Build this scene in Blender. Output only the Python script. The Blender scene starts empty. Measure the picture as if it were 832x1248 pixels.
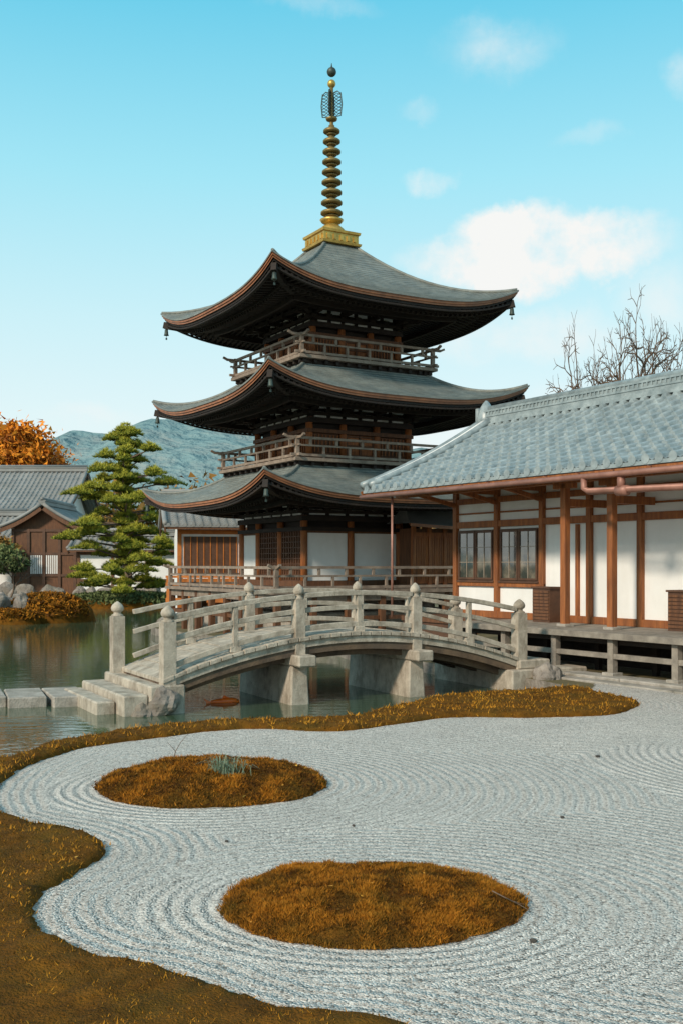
import bpy, math, random
import numpy as np
from mathutils import Vector, Matrix, noise
from math import sin, cos, pi, radians, sqrt, atan2
random.seed(7); rng=np.random.default_rng(7)
scene=bpy.context.scene
COL=scene.collection

# ------------------------------------------------------------------ materials
def nt(m):
    m.use_nodes=True; t=m.node_tree; t.nodes.clear(); return t
def mat(name,c1,c2=None,rough=.7,scale=3.,stretch=(1,1,1),bump=0.,bscale=30.,bstretch=None,metal=0.,stain=0.,stain_col=(.05,.05,.05),stain_scale=.8,spec=.4,attr=None,bdist=.02,aw=.55,sstretch=(1,1,1)):
    m=bpy.data.materials.new(name); t=nt(m); N=t.nodes; L=t.links
    out=N.new('ShaderNodeOutputMaterial'); b=N.new('ShaderNodeBsdfPrincipled'); L.new(b.outputs[0],out.inputs[0])
    b.inputs['Roughness'].default_value=rough; b.inputs['Metallic'].default_value=metal
    b.inputs['Specular IOR Level'].default_value=spec
    tc=N.new('ShaderNodeTexCoord'); mp=N.new('ShaderNodeMapping'); mp.inputs['Scale'].default_value=stretch
    L.new(tc.outputs['Object'],mp.inputs[0])
    c2=c2 or tuple(x*.75 for x in c1)
    n=N.new('ShaderNodeTexNoise'); n.inputs['Scale'].default_value=scale; n.inputs['Detail'].default_value=7; n.inputs['Roughness'].default_value=.65
    L.new(mp.outputs[0],n.inputs[0])
    r=N.new('ShaderNodeValToRGB'); r.color_ramp.elements[0].position=.32; r.color_ramp.elements[1].position=.68
    r.color_ramp.elements[0].color=(*c2,1); r.color_ramp.elements[1].color=(*c1,1)
    if attr:
        a=N.new('ShaderNodeAttribute'); a.attribute_name=attr
        mm=N.new('ShaderNodeMath'); mm.operation='MULTIPLY_ADD'; mm.inputs[1].default_value=aw
        L.new(a.outputs['Fac'],mm.inputs[0])
        m2=N.new('ShaderNodeMath'); m2.operation='MULTIPLY'; m2.inputs[1].default_value=1-aw; L.new(n.outputs[0],m2.inputs[0]); L.new(m2.outputs[0],mm.inputs[2])
        L.new(mm.outputs[0],r.inputs[0])
    else: L.new(n.outputs[0],r.inputs[0])
    colout=r.outputs[0]
    if stain>0:
        n2=N.new('ShaderNodeTexNoise'); n2.inputs['Scale'].default_value=stain_scale; n2.inputs['Detail'].default_value=8; n2.inputs['Roughness'].default_value=.7
        mp2=N.new('ShaderNodeMapping'); mp2.inputs['Scale'].default_value=sstretch; L.new(tc.outputs['Object'],mp2.inputs[0]); L.new(mp2.outputs[0],n2.inputs[0])
        r2=N.new('ShaderNodeMapRange'); r2.inputs[1].default_value=.45; r2.inputs[2].default_value=.7; r2.inputs[4].default_value=stain
        L.new(n2.outputs[0],r2.inputs[0])
        mx=N.new('ShaderNodeMixRGB'); mx.inputs[2].default_value=(*stain_col,1); L.new(r2.outputs[0],mx.inputs[0]); L.new(colout,mx.inputs[1]); colout=mx.outputs[0]
    L.new(colout,b.inputs['Base Color'])
    if bump>0:
        n3=N.new('ShaderNodeTexNoise'); n3.inputs['Scale'].default_value=bscale; n3.inputs['Detail'].default_value=6
        mp3=N.new('ShaderNodeMapping'); mp3.inputs['Scale'].default_value=bstretch or stretch; L.new(tc.outputs['Object'],mp3.inputs[0]); L.new(mp3.outputs[0],n3.inputs[0])
        bp=N.new('ShaderNodeBump'); bp.inputs['Strength'].default_value=bump; bp.inputs['Distance'].default_value=bdist
        L.new(n3.outputs[0],bp.inputs['Height']); L.new(bp.outputs[0],b.inputs['Normal'])
    return m

M={}
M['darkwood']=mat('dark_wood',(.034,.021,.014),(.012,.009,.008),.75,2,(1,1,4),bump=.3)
M['redwood']=mat('red_brown_wood',(.42,.145,.04),(.19,.06,.02),.6,2.5,(6,6,.6),bump=.35,stain=.5,stain_col=(.10,.042,.018),sstretch=(2,2,.5),stain_scale=1.6)
M['brownwood']=mat('brown_wood',(.19,.080,.034),(.08,.036,.018),.65,3,(5,5,.7),bump=.25,stain=.3,stain_col=(.04,.022,.014))
M['greywood']=mat('weathered_wood',(.34,.295,.24),(.17,.145,.12),.8,4,(1.2,1.2,1.2),bump=.4,stain=.5,stain_col=(.10,.08,.06),stain_scale=1.3)
M['railwood']=mat('rail_wood',(.34,.265,.205),(.17,.125,.095),.75,4,bump=.3,stain=.3,stain_col=(.08,.06,.045))
M['bridge']=mat('bridge_stone',(.56,.49,.395),(.35,.30,.235),.8,5,bump=.6,bscale=45,stain=.85,stain_col=(.15,.115,.08),stain_scale=2.6,sstretch=(1.4,1.4,.7))
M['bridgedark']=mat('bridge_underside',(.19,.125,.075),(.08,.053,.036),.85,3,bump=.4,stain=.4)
M['stone']=mat('stone',(.47,.42,.36),(.26,.23,.195),.85,4,bump=.7,bscale=30,stain=.6,stain_col=(.13,.115,.075),stain_scale=1.8)
M['rock']=mat('rock',(.34,.295,.25),(.12,.10,.085),.9,2.5,bump=.8,bscale=12,stain=.5,stain_col=(.10,.09,.04),stain_scale=1.5,bdist=.05)
M['plaster']=mat('white_plaster',(.83,.82,.79),(.75,.745,.72),.85,1.2,bump=.08,bscale=60,stain=.22,stain_col=(.48,.44,.37),stain_scale=1.1,sstretch=(1,1,.35))
M['copperroof']=mat('copper_shingle',(.255,.265,.235),(.125,.145,.14),.5,2.6,(1,1,1),bump=.3,bscale=25,stain=.55,stain_col=(.115,.11,.09),stain_scale=1.6)
M['copperedge']=mat('copper_edge',(.42,.165,.07),(.22,.085,.04),.5,3,bump=.2,stain=.4,stain_col=(.09,.05,.035),stain_scale=1.6)
M['tile']=mat('clay_tile',(.38,.43,.43),(.17,.215,.225),.38,3.4,bump=.25,bscale=25,stain=.55,stain_col=(.12,.14,.14),stain_scale=4,spec=.7)
M['tileold']=mat('old_clay_tile',(.33,.335,.325),(.18,.185,.18),.6,1.2,bump=.3,stain=.5,stain_col=(.14,.12,.09),stain_scale=.6)
M['gold']=mat('gilded_bronze',(.72,.47,.12),(.42,.27,.07),.42,5,metal=.6,stain=.25,stain_col=(.10,.09,.04),stain_scale=3)
M['bronze']=mat('aged_bronze',(.36,.24,.08),(.15,.12,.05),.5,6,metal=.5,stain=.4,stain_col=(.08,.09,.06),stain_scale=3)
M['patina']=mat('patina_metal',(.08,.105,.09),(.04,.055,.05),.55,5,metal=.4)
M['pipe']=mat('copper_pipe',(.40,.20,.15),(.24,.11,.08),.5,3,metal=.2,stain=.4,stain_col=(.14,.08,.06),stain_scale=2)
M['orange']=mat('vermilion_wood',(.58,.19,.035),(.36,.11,.02),.6,3)
M['bark']=mat('bark',(.22,.155,.11),(.095,.066,.048),.95,3,(1,1,.4),bump=.8,bscale=14,bdist=.04)
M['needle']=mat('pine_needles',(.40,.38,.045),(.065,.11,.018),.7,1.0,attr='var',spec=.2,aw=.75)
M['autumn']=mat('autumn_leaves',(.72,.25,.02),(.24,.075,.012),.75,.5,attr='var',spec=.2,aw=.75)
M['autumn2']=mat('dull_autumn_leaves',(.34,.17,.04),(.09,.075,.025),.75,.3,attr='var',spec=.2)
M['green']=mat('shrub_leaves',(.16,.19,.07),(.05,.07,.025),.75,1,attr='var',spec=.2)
M['mossb']=mat('moss_base',(.21,.085,.010),(.075,.034,.006),.95,5,bump=.9,bscale=60,stain=.5,stain_col=(.11,.075,.012),stain_scale=1.6,spec=.1,bdist=.03)
M['moss']=mat('moss_fronds',(.56,.245,.022),(.10,.042,.007),.85,3.0,attr='var',stain=.55,stain_col=(.21,.145,.02),stain_scale=1.5,spec=.15,aw=.7)
M['mossred']=mat('moss_fronds_russet',(.46,.175,.016),(.06,.023,.004),.85,4.0,attr='var',stain=.55,stain_col=(.15,.10,.014),stain_scale=2.6,spec=.15,aw=.7)
M['leaf']=mat('fallen_leaf',(.75,.42,.05),(.50,.20,.03),.7,30)
M['pebble']=mat('dark_pebble',(.08,.07,.06),(.04,.035,.03),.8,30)
M['tuft']=mat('blue_grass',(.26,.33,.22),(.12,.17,.10),.6,5)
M['koi']=mat('koi_skin',(1.0,.20,.02),(.95,.13,.01),.3,8)
M['ground']=mat('earth',(.19,.145,.07),(.09,.078,.035),.95,.8,bump=.7,bscale=8,stain=.5,stain_col=(.12,.11,.035),stain_scale=.3)
M['bed']=mat('pond_bed',(.05,.06,.035),(.025,.035,.02),.95,1)
M['hill']=mat('hazy_forest',(.25,.36,.36),(.16,.27,.29),.95,.03,stain=.6,stain_col=(.40,.34,.30),stain_scale=.014,spec=0,bump=1,bscale=.06,bdist=14)  # distance haze is mixed into the base colour as a blue-grey tint
M['frame']=mat('window_frame',(.13,.06,.032),(.07,.035,.02),.6,4)
M['sash']=mat('pale_sash',(.34,.28,.22),(.25,.2,.15),.6,4)

def glassmat():
    m=bpy.data.materials.new('window_glass'); t=nt(m);N=t.nodes;L=t.links
    o=N.new('ShaderNodeOutputMaterial'); b=N.new('ShaderNodeBsdfPrincipled'); L.new(b.outputs[0],o.inputs[0])
    b.inputs['Roughness'].default_value=.05; b.inputs['Specular IOR Level'].default_value=1.0; b.inputs['IOR'].default_value=1.8
    tc=N.new('ShaderNodeTexCoord'); n=N.new('ShaderNodeTexNoise'); n.inputs['Scale'].default_value=2.6; n.inputs['Detail'].default_value=7; L.new(tc.outputs['Object'],n.inputs[0])
    r=N.new('ShaderNodeValToRGB'); r.color_ramp.elements[0].position=.4; r.color_ramp.elements[1].position=.65
    r.color_ramp.elements[0].color=(.02,.025,.022,1); r.color_ramp.elements[1].color=(.20,.165,.12,1)  # mottled base colour stands in for reflections in the panes
    L.new(n.outputs[0],r.inputs[0]); L.new(r.outputs[0],b.inputs['Base Color'])
    bp=N.new('ShaderNodeBump'); bp.inputs['Strength'].default_value=.06; L.new(n.outputs[0],bp.inputs['Height']); L.new(bp.outputs[0],b.inputs['Normal'])
    return m
M['glass']=glassmat()

def watermat():
    m=bpy.data.materials.new('pond_water'); t=nt(m);N=t.nodes;L=t.links
    o=N.new('ShaderNodeOutputMaterial'); b=N.new('ShaderNodeBsdfPrincipled'); L.new(b.outputs[0],o.inputs[0])
    b.inputs['Base Color'].default_value=(.055,.088,.05,1)
    b.inputs['Roughness'].default_value=.035; b.inputs['IOR'].default_value=1.38; b.inputs['Specular IOR Level'].default_value=.85
    tc=N.new('ShaderNodeTexCoord'); mp=N.new('ShaderNodeMapping'); mp.inputs['Scale'].default_value=(1,1.7,1); L.new(tc.outputs['Object'],mp.inputs[0])
    n=N.new('ShaderNodeTexNoise'); n.inputs['Scale'].default_value=2.6; n.inputs['Detail'].default_value=4; n.inputs['Roughness'].default_value=.5; L.new(mp.outputs[0],n.inputs[0])
    bp=N.new('ShaderNodeBump'); bp.inputs['Strength'].default_value=.20; bp.inputs['Distance'].default_value=.025; L.new(n.outputs[0],bp.inputs['Height'])
    L.new(bp.outputs[0],b.inputs['Normal']); return m
M['water']=watermat()

def gravelmat():
    m=bpy.data.materials.new('raked_gravel'); t=nt(m);N=t.nodes;L=t.links
    o=N.new('ShaderNodeOutputMaterial'); b=N.new('ShaderNodeBsdfPrincipled'); L.new(b.outputs[0],o.inputs[0])
    b.inputs['Roughness'].default_value=.9; b.inputs['Specular IOR Level'].default_value=.2
    tc=N.new('ShaderNodeTexCoord')
    v=N.new('ShaderNodeTexVoronoi'); v.inputs['Scale'].default_value=72; L.new(tc.outputs['Object'],v.inputs[0])
    n=N.new('ShaderNodeTexNoise'); n.inputs['Scale'].default_value=30; n.inputs['Detail'].default_value=5; L.new(tc.outputs['Object'],n.inputs[0])
    nl=N.new('ShaderNodeTexNoise'); nl.inputs['Scale'].default_value=.9; nl.inputs['Detail'].default_value=5; L.new(tc.outputs['Object'],nl.inputs[0])
    sep=N.new('ShaderNodeSeparateColor'); L.new(v.outputs['Color'],sep.inputs[0])
    r=N.new('ShaderNodeValToRGB'); e=r.color_ramp.elements
    e[0].position=0; e[0].color=(.20,.175,.15,1); e[1].position=1; e[1].color=(.88,.82,.74,1)
    e2=e.new(.2); e2.color=(.50,.455,.405,1); e3=e.new(.75); e3.color=(.70,.645,.58,1)
    L.new(sep.outputs[0],r.inputs[0])
    mr=N.new('ShaderNodeMapRange'); mr.inputs[1].default_value=.3; mr.inputs[2].default_value=.7; mr.inputs[3].default_value=.86; mr.inputs[4].default_value=1.08; L.new(nl.outputs[0],mr.inputs[0])
    mx=N.new('ShaderNodeMixRGB'); mx.blend_type='MULTIPLY'; mx.inputs[0].default_value=1; L.new(r.outputs[0],mx.inputs[1]); L.new(mr.outputs[0],mx.inputs[2]); L.new(mx.outputs[0],b.inputs['Base Color'])
    a=N.new('ShaderNodeAttribute'); a.attribute_name='rake'
    wob=N.new('ShaderNodeMath'); wob.operation='MULTIPLY_ADD'; wob.inputs[1].default_value=.026; L.new(n.outputs[0],wob.inputs[0]); L.new(a.outputs['Fac'],wob.inputs[2])
    w=N.new('ShaderNodeMath'); w.operation='MULTIPLY'; w.inputs[1].default_value=2*pi/.104; L.new(wob.outputs[0],w.inputs[0])
    s=N.new('ShaderNodeMath'); s.operation='SINE'; L.new(w.outputs[0],s.inputs[0])
    amp=N.new('ShaderNodeMapRange'); amp.inputs[1].default_value=.36; amp.inputs[2].default_value=.6; amp.inputs[3].default_value=.5; amp.inputs[4].default_value=1.1; L.new(nl.outputs[0],amp.inputs[0])
    s2=N.new('ShaderNodeMath'); s2.operation='MULTIPLY'; L.new(s.outputs[0],s2.inputs[0]); L.new(amp.outputs[0],s2.inputs[1])
    b1=N.new('ShaderNodeBump'); b1.inputs['Strength'].default_value=1; b1.inputs['Distance'].default_value=.0115; L.new(s2.outputs[0],b1.inputs['Height'])
    b2=N.new('ShaderNodeBump'); b2.inputs['Strength'].default_value=1; b2.inputs['Distance'].default_value=.012; L.new(v.outputs['Distance'],b2.inputs['Height']); b2.invert=True; L.new(b1.outputs[0],b2.inputs['Normal'])
    b3=N.new('ShaderNodeBump'); b3.inputs['Strength'].default_value=.9; b3.inputs['Distance'].default_value=.016; L.new(n.outputs[0],b3.inputs['Height']); L.new(b2.outputs[0],b3.inputs['Normal'])
    L.new(b3.outputs[0],b.inputs['Normal']); return m
M['gravel']=gravelmat()

# ------------------------------------------------------------------ mesh helpers
class MB:
    def __init__(s): s.v=[];s.f=[];s.m=[];s.s=[]
    def add(s,vs,fs,mi=0,sm=False):
        o=len(s.v); s.v.extend([tuple(p) for p in vs]); s.f.extend([tuple(i+o for i in f) for f in fs]); s.m.extend([mi]*len(fs)); s.s.extend([sm]*len(fs))
    def box(s,x0,x1,y0,y1,z0,z1,mi=0):
        s.add([(x0,y0,z0),(x1,y0,z0),(x1,y1,z0),(x0,y1,z0),(x0,y0,z1),(x1,y0,z1),(x1,y1,z1),(x0,y1,z1)],
              [(0,3,2,1),(4,5,6,7),(0,1,5,4),(1,2,6,5),(2,3,7,6),(3,0,4,7)],mi)
    def beam(s,p0,p1,w,h,mi=0):
        p0=Vector(p0);p1=Vector(p1);d=(p1-p0).normalized()
        up=Vector((0,0,1)) if abs(d.z)<.95 else Vector((1,0,0))
        sd=d.cross(up).normalized()*(w/2); u=sd.cross(d).normalized()*(h/2)
        vs=[p0-sd-u,p0+sd-u,p0+sd+u,p0-sd+u,p1-sd-u,p1+sd-u,p1+sd+u,p1-sd+u]
        s.add(vs,[(0,1,2,3),(7,6,5,4),(0,4,5,1),(1,5,6,2),(2,6,7,3),(3,7,4,0)],mi)
    def tube(s,pts,rad,n=6,mi=0,cap=True):
        pts=[Vector(p) for p in pts]; vs=[];fs=[]
        if not hasattr(rad,'__len__'): rad=[rad]*len(pts)
        prev=None
        for i,p in enumerate(pts):
            d=(pts[min(i+1,len(pts)-1)]-pts[max(i-1,0)]).normalized()
            if prev is None: a=d.orthogonal().normalized()
            else:
                a=prev-d*prev.dot(d); a=a.normalized() if a.length>1e-5 else d.orthogonal().normalized()
            prev=a; b=d.cross(a)
            for k in range(n): vs.append(p+(a*cos(2*pi*k/n)+b*sin(2*pi*k/n))*rad[i])
        for i in range(len(pts)-1):
            for k in range(n): fs.append((i*n+k,i*n+(k+1)%n,(i+1)*n+(k+1)%n,(i+1)*n+k))
        if cap: fs.append(tuple(range(n-1,-1,-1))); fs.append(tuple(range((len(pts)-1)*n,len(pts)*n)))
        s.add(vs,fs,mi,True)
    def lathe(s,prof,n=16,c=(0,0,0),mi=0,sq=False):
        vs=[];fs=[]
        for r,z in prof:
            for k in range(n):
                a=2*pi*k/n+(pi/4 if sq else 0); vs.append((c[0]+r*cos(a),c[1]+r*sin(a),c[2]+z))
        for i in range(len(prof)-1):
            for k in range(n): fs.append((i*n+k,i*n+(k+1)%n,(i+1)*n+(k+1)%n,(i+1)*n+k))
        fs.append(tuple(range(n-1,-1,-1))); fs.append(tuple(range((len(prof)-1)*n,len(prof)*n)))
        s.add(vs,fs,mi,not sq)
    def grid(s,rows,mi=0,sm=True):
        nr=len(rows);nc=len(rows[0]); vs=[p for r in rows for p in r]
        fs=[(i*nc+j,i*nc+j+1,(i+1)*nc+j+1,(i+1)*nc+j) for i in range(nr-1) for j in range(nc-1)]
        s.add(vs,fs,mi,sm)
    def build(s,name,mats,parent=None,bevel=0,loc=None,rz=0):
        me=bpy.data.meshes.new(name); me.from_pydata(s.v,[],s.f)
        for k in mats: me.materials.append(M[k])
        me.polygons.foreach_set('material_index',s.m); me.polygons.foreach_set('use_smooth',s.s); me.update()
        o=bpy.data.objects.new(name,me); COL.objects.link(o)
        if parent: o.parent=parent
        if loc: o.location=loc
        o.rotation_euler=(0,0,rz)
        if bevel:
            md=o.modifiers.new('bevel','BEVEL'); md.width=bevel; md.segments=1; md.limit_method='ANGLE'
        return o
def root(name,loc=(0,0,0),rz=0):
    e=bpy.data.objects.new(name,None); e.location=loc; e.rotation_euler=(0,0,rz); COL.objects.link(e); return e
def rot4(p,k):
    x,y,z=p
    for _ in range(k): x,y=-y,x
    return (x,y,z)
def tri_obj(name,P,var,mkey,parent=None,loc=None):
    n=P.shape[0]; me=bpy.data.meshes.new(name)
    me.vertices.add(n*3); me.vertices.foreach_set('co',P.astype(np.float32).reshape(-1))
    me.loops.add(n*3); me.loops.foreach_set('vertex_index',np.arange(n*3,dtype=np.int32))
    me.polygons.add(n); me.polygons.foreach_set('loop_start',np.arange(0,n*3,3,dtype=np.int32))
    me.update(calc_edges=True); me.validate()
    a=me.attributes.new('var','FLOAT','POINT'); a.data.foreach_set('value',np.repeat(var,3).astype(np.float32) if len(var)==n else var.astype(np.float32))
    me.materials.append(M[mkey]); o=bpy.data.objects.new(name,me); COL.objects.link(o)
    if parent:o.parent=parent
    if loc:o.location=loc
    return o
TAB=rng.random((256,256))
def vnoise(x,y):
    xi=np.floor(x).astype(int); yi=np.floor(y).astype(int); fx=x-xi; fy=y-yi
    fx=fx*fx*(3-2*fx); fy=fy*fy*(3-2*fy)
    g=lambda a,b:TAB[a&255,b&255]
    return (g(xi,yi)*(1-fx)+g(xi+1,yi)*fx)*(1-fy)+(g(xi,yi+1)*(1-fx)+g(xi+1,yi+1)*fx)*fy
def fbm(x,y,o=4):
    s=0;a=.5
    for k in range(o): s=s+a*vnoise(x*2**k+17*k,y*2**k+31*k); a*=.5
    return s
def smooth_poly(pts,closed=True,n=6):
    P=[np.array(p,float) for p in pts]; out=[];L=len(P)
    rngI=range(L) if closed else range(L-1)
    for i in rngI:
        if closed: p0,p1,p2,p3=P[(i-1)%L],P[i],P[(i+1)%L],P[(i+2)%L]
        else: p0,p1,p2,p3=P[max(i-1,0)],P[i],P[i+1],P[min(i+2,L-1)]
        for k in range(n):
            t=k/n; out.append(.5*((2*p1)+(-p0+p2)*t+(2*p0-5*p1+4*p2-p3)*t*t+(-p0+3*p1-3*p2+p3)*t**3))
    if not closed: out.append(P[-1])
    return np.array(out)
def inside(px,py,poly):
    c=np.zeros(px.shape,bool); n=len(poly)
    for i in range(n):
        x0,y0=poly[i]; x1,y1=poly[(i+1)%n]
        if y0==y1: continue
        cond=((y0>py)!=(y1>py))&(px<(x1-x0)*(py-y0)/(y1-y0)+x0); c^=cond
    return c
def dist_poly(px,py,poly,closed=True):
    best=np.full(px.shape,1e9); bx=np.zeros(px.shape); by=np.zeros(px.shape); n=len(poly)
    for i in range(n if closed else n-1):
        x0,y0=poly[i]; x1,y1=poly[(i+1)%n]; dx=x1-x0;dy=y1-y0;l=dx*dx+dy*dy+1e-12
        t=np.clip(((px-x0)*dx+(py-y0)*dy)/l,0,1); qx=x0+t*dx;qy=y0+t*dy; d=(px-qx)**2+(py-qy)**2
        k=d<best; best=np.where(k,d,best);bx=np.where(k,qx,bx);by=np.where(k,qy,by)
    return np.sqrt(best),bx,by

# ------------------------------------------------------------------ camera
cam=bpy.data.cameras.new('camera'); co=bpy.data.objects.new('camera',cam); COL.objects.link(co)
co.location=(0,0,2.2); co.rotation_euler=(radians(90),0,0)
cam.sensor_fit='VERTICAL'; cam.sensor_height=36; cam.sensor_width=24; cam.lens=1300/1248*36; cam.shift_y=64/1248; cam.clip_end=6000; cam.clip_start=.1
scene.camera=co
scene.view_settings.view_transform='Standard'; scene.view_settings.look='None'; scene.view_settings.exposure=0

# ------------------------------------------------------------------ light + sky
SUN_EL=radians(31)
sd=Vector((-.62*cos(SUN_EL),-.78*cos(SUN_EL),sin(SUN_EL))).normalized()
sl=bpy.data.lights.new('sun','SUN'); sl.energy=3.6; sl.angle=radians(6); sl.color=(1,.865,.70)
so=bpy.data.objects.new('sun',sl); COL.objects.link(so); so.location=(-20,-30,40); so.rotation_euler=sd.to_track_quat('Z','Y').to_euler()
w=bpy.data.worlds.new('World'); scene.world=w; w.use_nodes=True; t=w.node_tree; t.nodes.clear(); N=t.nodes;L=t.links
wo=N.new('ShaderNodeOutputWorld'); bg=N.new('ShaderNodeBackground'); bg.inputs[1].default_value=.12; L.new(bg.outputs[0],wo.inputs[0])
sky=N.new('ShaderNodeTexSky'); sky.sky_type='NISHITA'; sky.sun_disc=False; sky.sun_elevation=SUN_EL; sky.sun_rotation=atan2(sd.x,sd.y)
tc=N.new('ShaderNodeTexCoord'); sep=N.new('ShaderNodeSeparateXYZ'); L.new(tc.outputs['Generated'],sep.inputs[0])
rp=N.new('ShaderNodeValToRGB'); L.new(sep.outputs[2],rp.inputs[0]); e=rp.color_ramp.elements
e[0].position=0; e[0].color=(.84,.90,.89,1); e[1].position=1; e[1].color=(.34,.47,.54,1)
for p,c in((.10,(.80,.91,.91)),(.22,(.60,.87,.92)),(.34,(.36,.79,.91)),(.47,(.14,.62,.83)),(.62,(.20,.50,.66))):
    q=e.new(p); q.color=(*c,1)
sc=N.new('ShaderNodeMixRGB'); sc.blend_type='MULTIPLY'; sc.inputs[0].default_value=1; sc.inputs[2].default_value=(9.0,9.0,9.0,1); L.new(rp.outputs[0],sc.inputs[1])
mxs=N.new('ShaderNodeMixRGB'); mxs.inputs[0].default_value=.88; L.new(sky.outputs[0],mxs.inputs[1]); L.new(sc.outputs[0],mxs.inputs[2])
nz=N.new('ShaderNodeTexNoise'); nz.inputs['Scale'].default_value=9; nz.inputs['Detail'].default_value=9; nz.inputs['Roughness'].default_value=.62; L.new(tc.outputs['Generated'],nz.inputs[0])
off=N.new('ShaderNodeVectorMath'); off.operation='SUBTRACT'; off.inputs[1].default_value=(.5,.5,.5); L.new(nz.outputs['Color'],off.inputs[0])
ofs=N.new('ShaderNodeVectorMath'); ofs.operation='SCALE'; ofs.inputs['Scale'].default_value=.085; L.new(off.outputs[0],ofs.inputs[0])
dv=N.new('ShaderNodeVectorMath'); dv.operation='ADD'; L.new(tc.outputs['Generated'],dv.inputs[0]); L.new(ofs.outputs[0],dv.inputs[1])
nf=N.new('ShaderNodeTexNoise'); nf.inputs['Scale'].default_value=20; nf.inputs['Detail'].default_value=9; nf.inputs['Roughness'].default_value=.62; L.new(tc.outputs['Generated'],nf.inputs[0])
prev=None
for ax,ez,rx,rz,st,ed in((.185,.285,.115,.027,1.25,.62),(.165,.302,.055,.030,1.25,.6),(.235,.300,.06,.022,1.1,.5),(.085,.365,.028,.012,.75,.3),(.145,.478,.055,.026,.5,.1),(.17,.215,.12,.028,.6,.2),(.07,.42,.02,.010,.25,.1),(-.23,.135,.06,.012,.3,.1),(.32,.46,.02,.02,.5,.1),(.31,.25,.05,.03,.5,.1),(-.02,.53,.05,.010,.25,.1),(.25,.13,.15,.035,.6,.1),(.05,.13,.2,.03,.4,.1),(.23,.395,.03,.01,.2,.1),(-.9,.4,.3,.08,.8,.3),(.8,.35,.25,.07,.8,.3)):
    c=Vector((ax,1,ez)).normalized()
    a=N.new('ShaderNodeVectorMath'); a.operation='SUBTRACT'; a.inputs[1].default_value=c; L.new(dv.outputs[0],a.inputs[0])
    b=N.new('ShaderNodeVectorMath'); b.operation='MULTIPLY'; b.inputs[1].default_value=(1/rx,1/rx,1/rz); L.new(a.outputs[0],b.inputs[0])
    l=N.new('ShaderNodeVectorMath'); l.operation='LENGTH'; L.new(b.outputs[0],l.inputs[0])
    m=N.new('ShaderNodeMapRange'); m.interpolation_type='SMOOTHSTEP'; m.inputs[1].default_value=1.2; m.inputs[2].default_value=ed; m.inputs[3].default_value=0; m.inputs[4].default_value=st; L.new(l.outputs['Value'],m.inputs[0])
    if prev is None: prev=m.outputs[0]
    else:
        x=N.new('ShaderNodeMath'); x.operation='MAXIMUM'; L.new(prev,x.inputs[0]); L.new(m.outputs[0],x.inputs[1]); prev=x.outputs[0]
nm=N.new('ShaderNodeMapRange'); nm.inputs[1].default_value=.3; nm.inputs[2].default_value=.6; nm.inputs[3].default_value=.3; nm.inputs[4].default_value=1.05; L.new(nf.outputs[0],nm.inputs[0])
fm=N.new('ShaderNodeMath'); fm.operation='MULTIPLY'; fm.use_clamp=True; L.new(prev,fm.inputs[0]); L.new(nm.outputs[0],fm.inputs[1])
cl=N.new('ShaderNodeMixRGB'); cl.inputs[2].default_value=(7.7,7.75,7.6,1); L.new(fm.outputs[0],cl.inputs[0]); L.new(mxs.outputs[0],cl.inputs[1]); L.new(cl.outputs[0],bg.inputs[0])

# ------------------------------------------------------------------ terrain
shore=[(-3.75,11.72),(-3.5,12.77),(-2.83,13.8),(-1.85,14.5),(-.75,14.74),(.16,15.05),(.80,16.16),(1.95,17.65),(3.13,18.25),(4.06,18.6)]
pond_pts=[(-26,9),(-14,8.5),(-8,9.6),(-5,10.9)]+shore+[(4.0,19.6),(3.55,20.7),(3.0,21.8),(2.5,22.9),(1.6,24.6),(.3,27.2),(-.4,29.0),(-1.9,29.6),(-4.2,33.3),(-6.7,37.6),(-6.4,42),(-6.6,50),(-8.5,57),(-11,61),(-17,62.5),(-25,62),(-34,60),(-40,45),(-38,20),(-33,11)]
pond=smooth_poly(pond_pts,True,5)
def hole_sheet(outer,inner,z):
    from mathutils.geometry import delaunay_2d_cdt
    vs=[Vector(p) for p in outer]+[Vector((p[0],p[1])) for p in inner]
    no=len(outer);ni=len(inner)
    ed=[(i,(i+1)%no) for i in range(no)]+[(no+i,no+(i+1)%ni) for i in range(ni)]
    r=delaunay_2d_cdt(vs,ed,[],0,1e-5)
    V=[(p.x,p.y,z) for p in r[0]]; F=[]
    for f in r[2]:
        cx=np.array([sum(V[i][0] for i in f)/len(f)]); cy=np.array([sum(V[i][1] for i in f)/len(f)])
        if not inside(cx,cy,inner)[0]: F.append(f)
    mb=MB(); mb.add(V,F); return mb
mb=hole_sheet([(-3000,-600),(3000,-600),(3000,3500),(-3000,3500)],pond,0)
n0=len(pond)
mb.add([(p[0],p[1],0) for p in pond]+[(p[0],p[1],-1.2) for p in pond],[(i,(i+1)%n0,n0+(i+1)%n0,n0+i) for i in range(n0)],1)
mb.build('ground',['ground','rock'])
mb=MB(); mb.add([(-42,6,-1.2),(8,6,-1.2),(8,66,-1.2),(-42,66,-1.2)],[(0,1,2,3)]); mb.build('pond_bed',['bed'])
mb=MB(); mb.add([(-41.5,6.5,-.25),(7.5,6.5,-.25),(7.5,65,-.25),(-41.5,65,-.25)],[(0,1,2,3)]); mb.build('pond_water',['water'])

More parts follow.
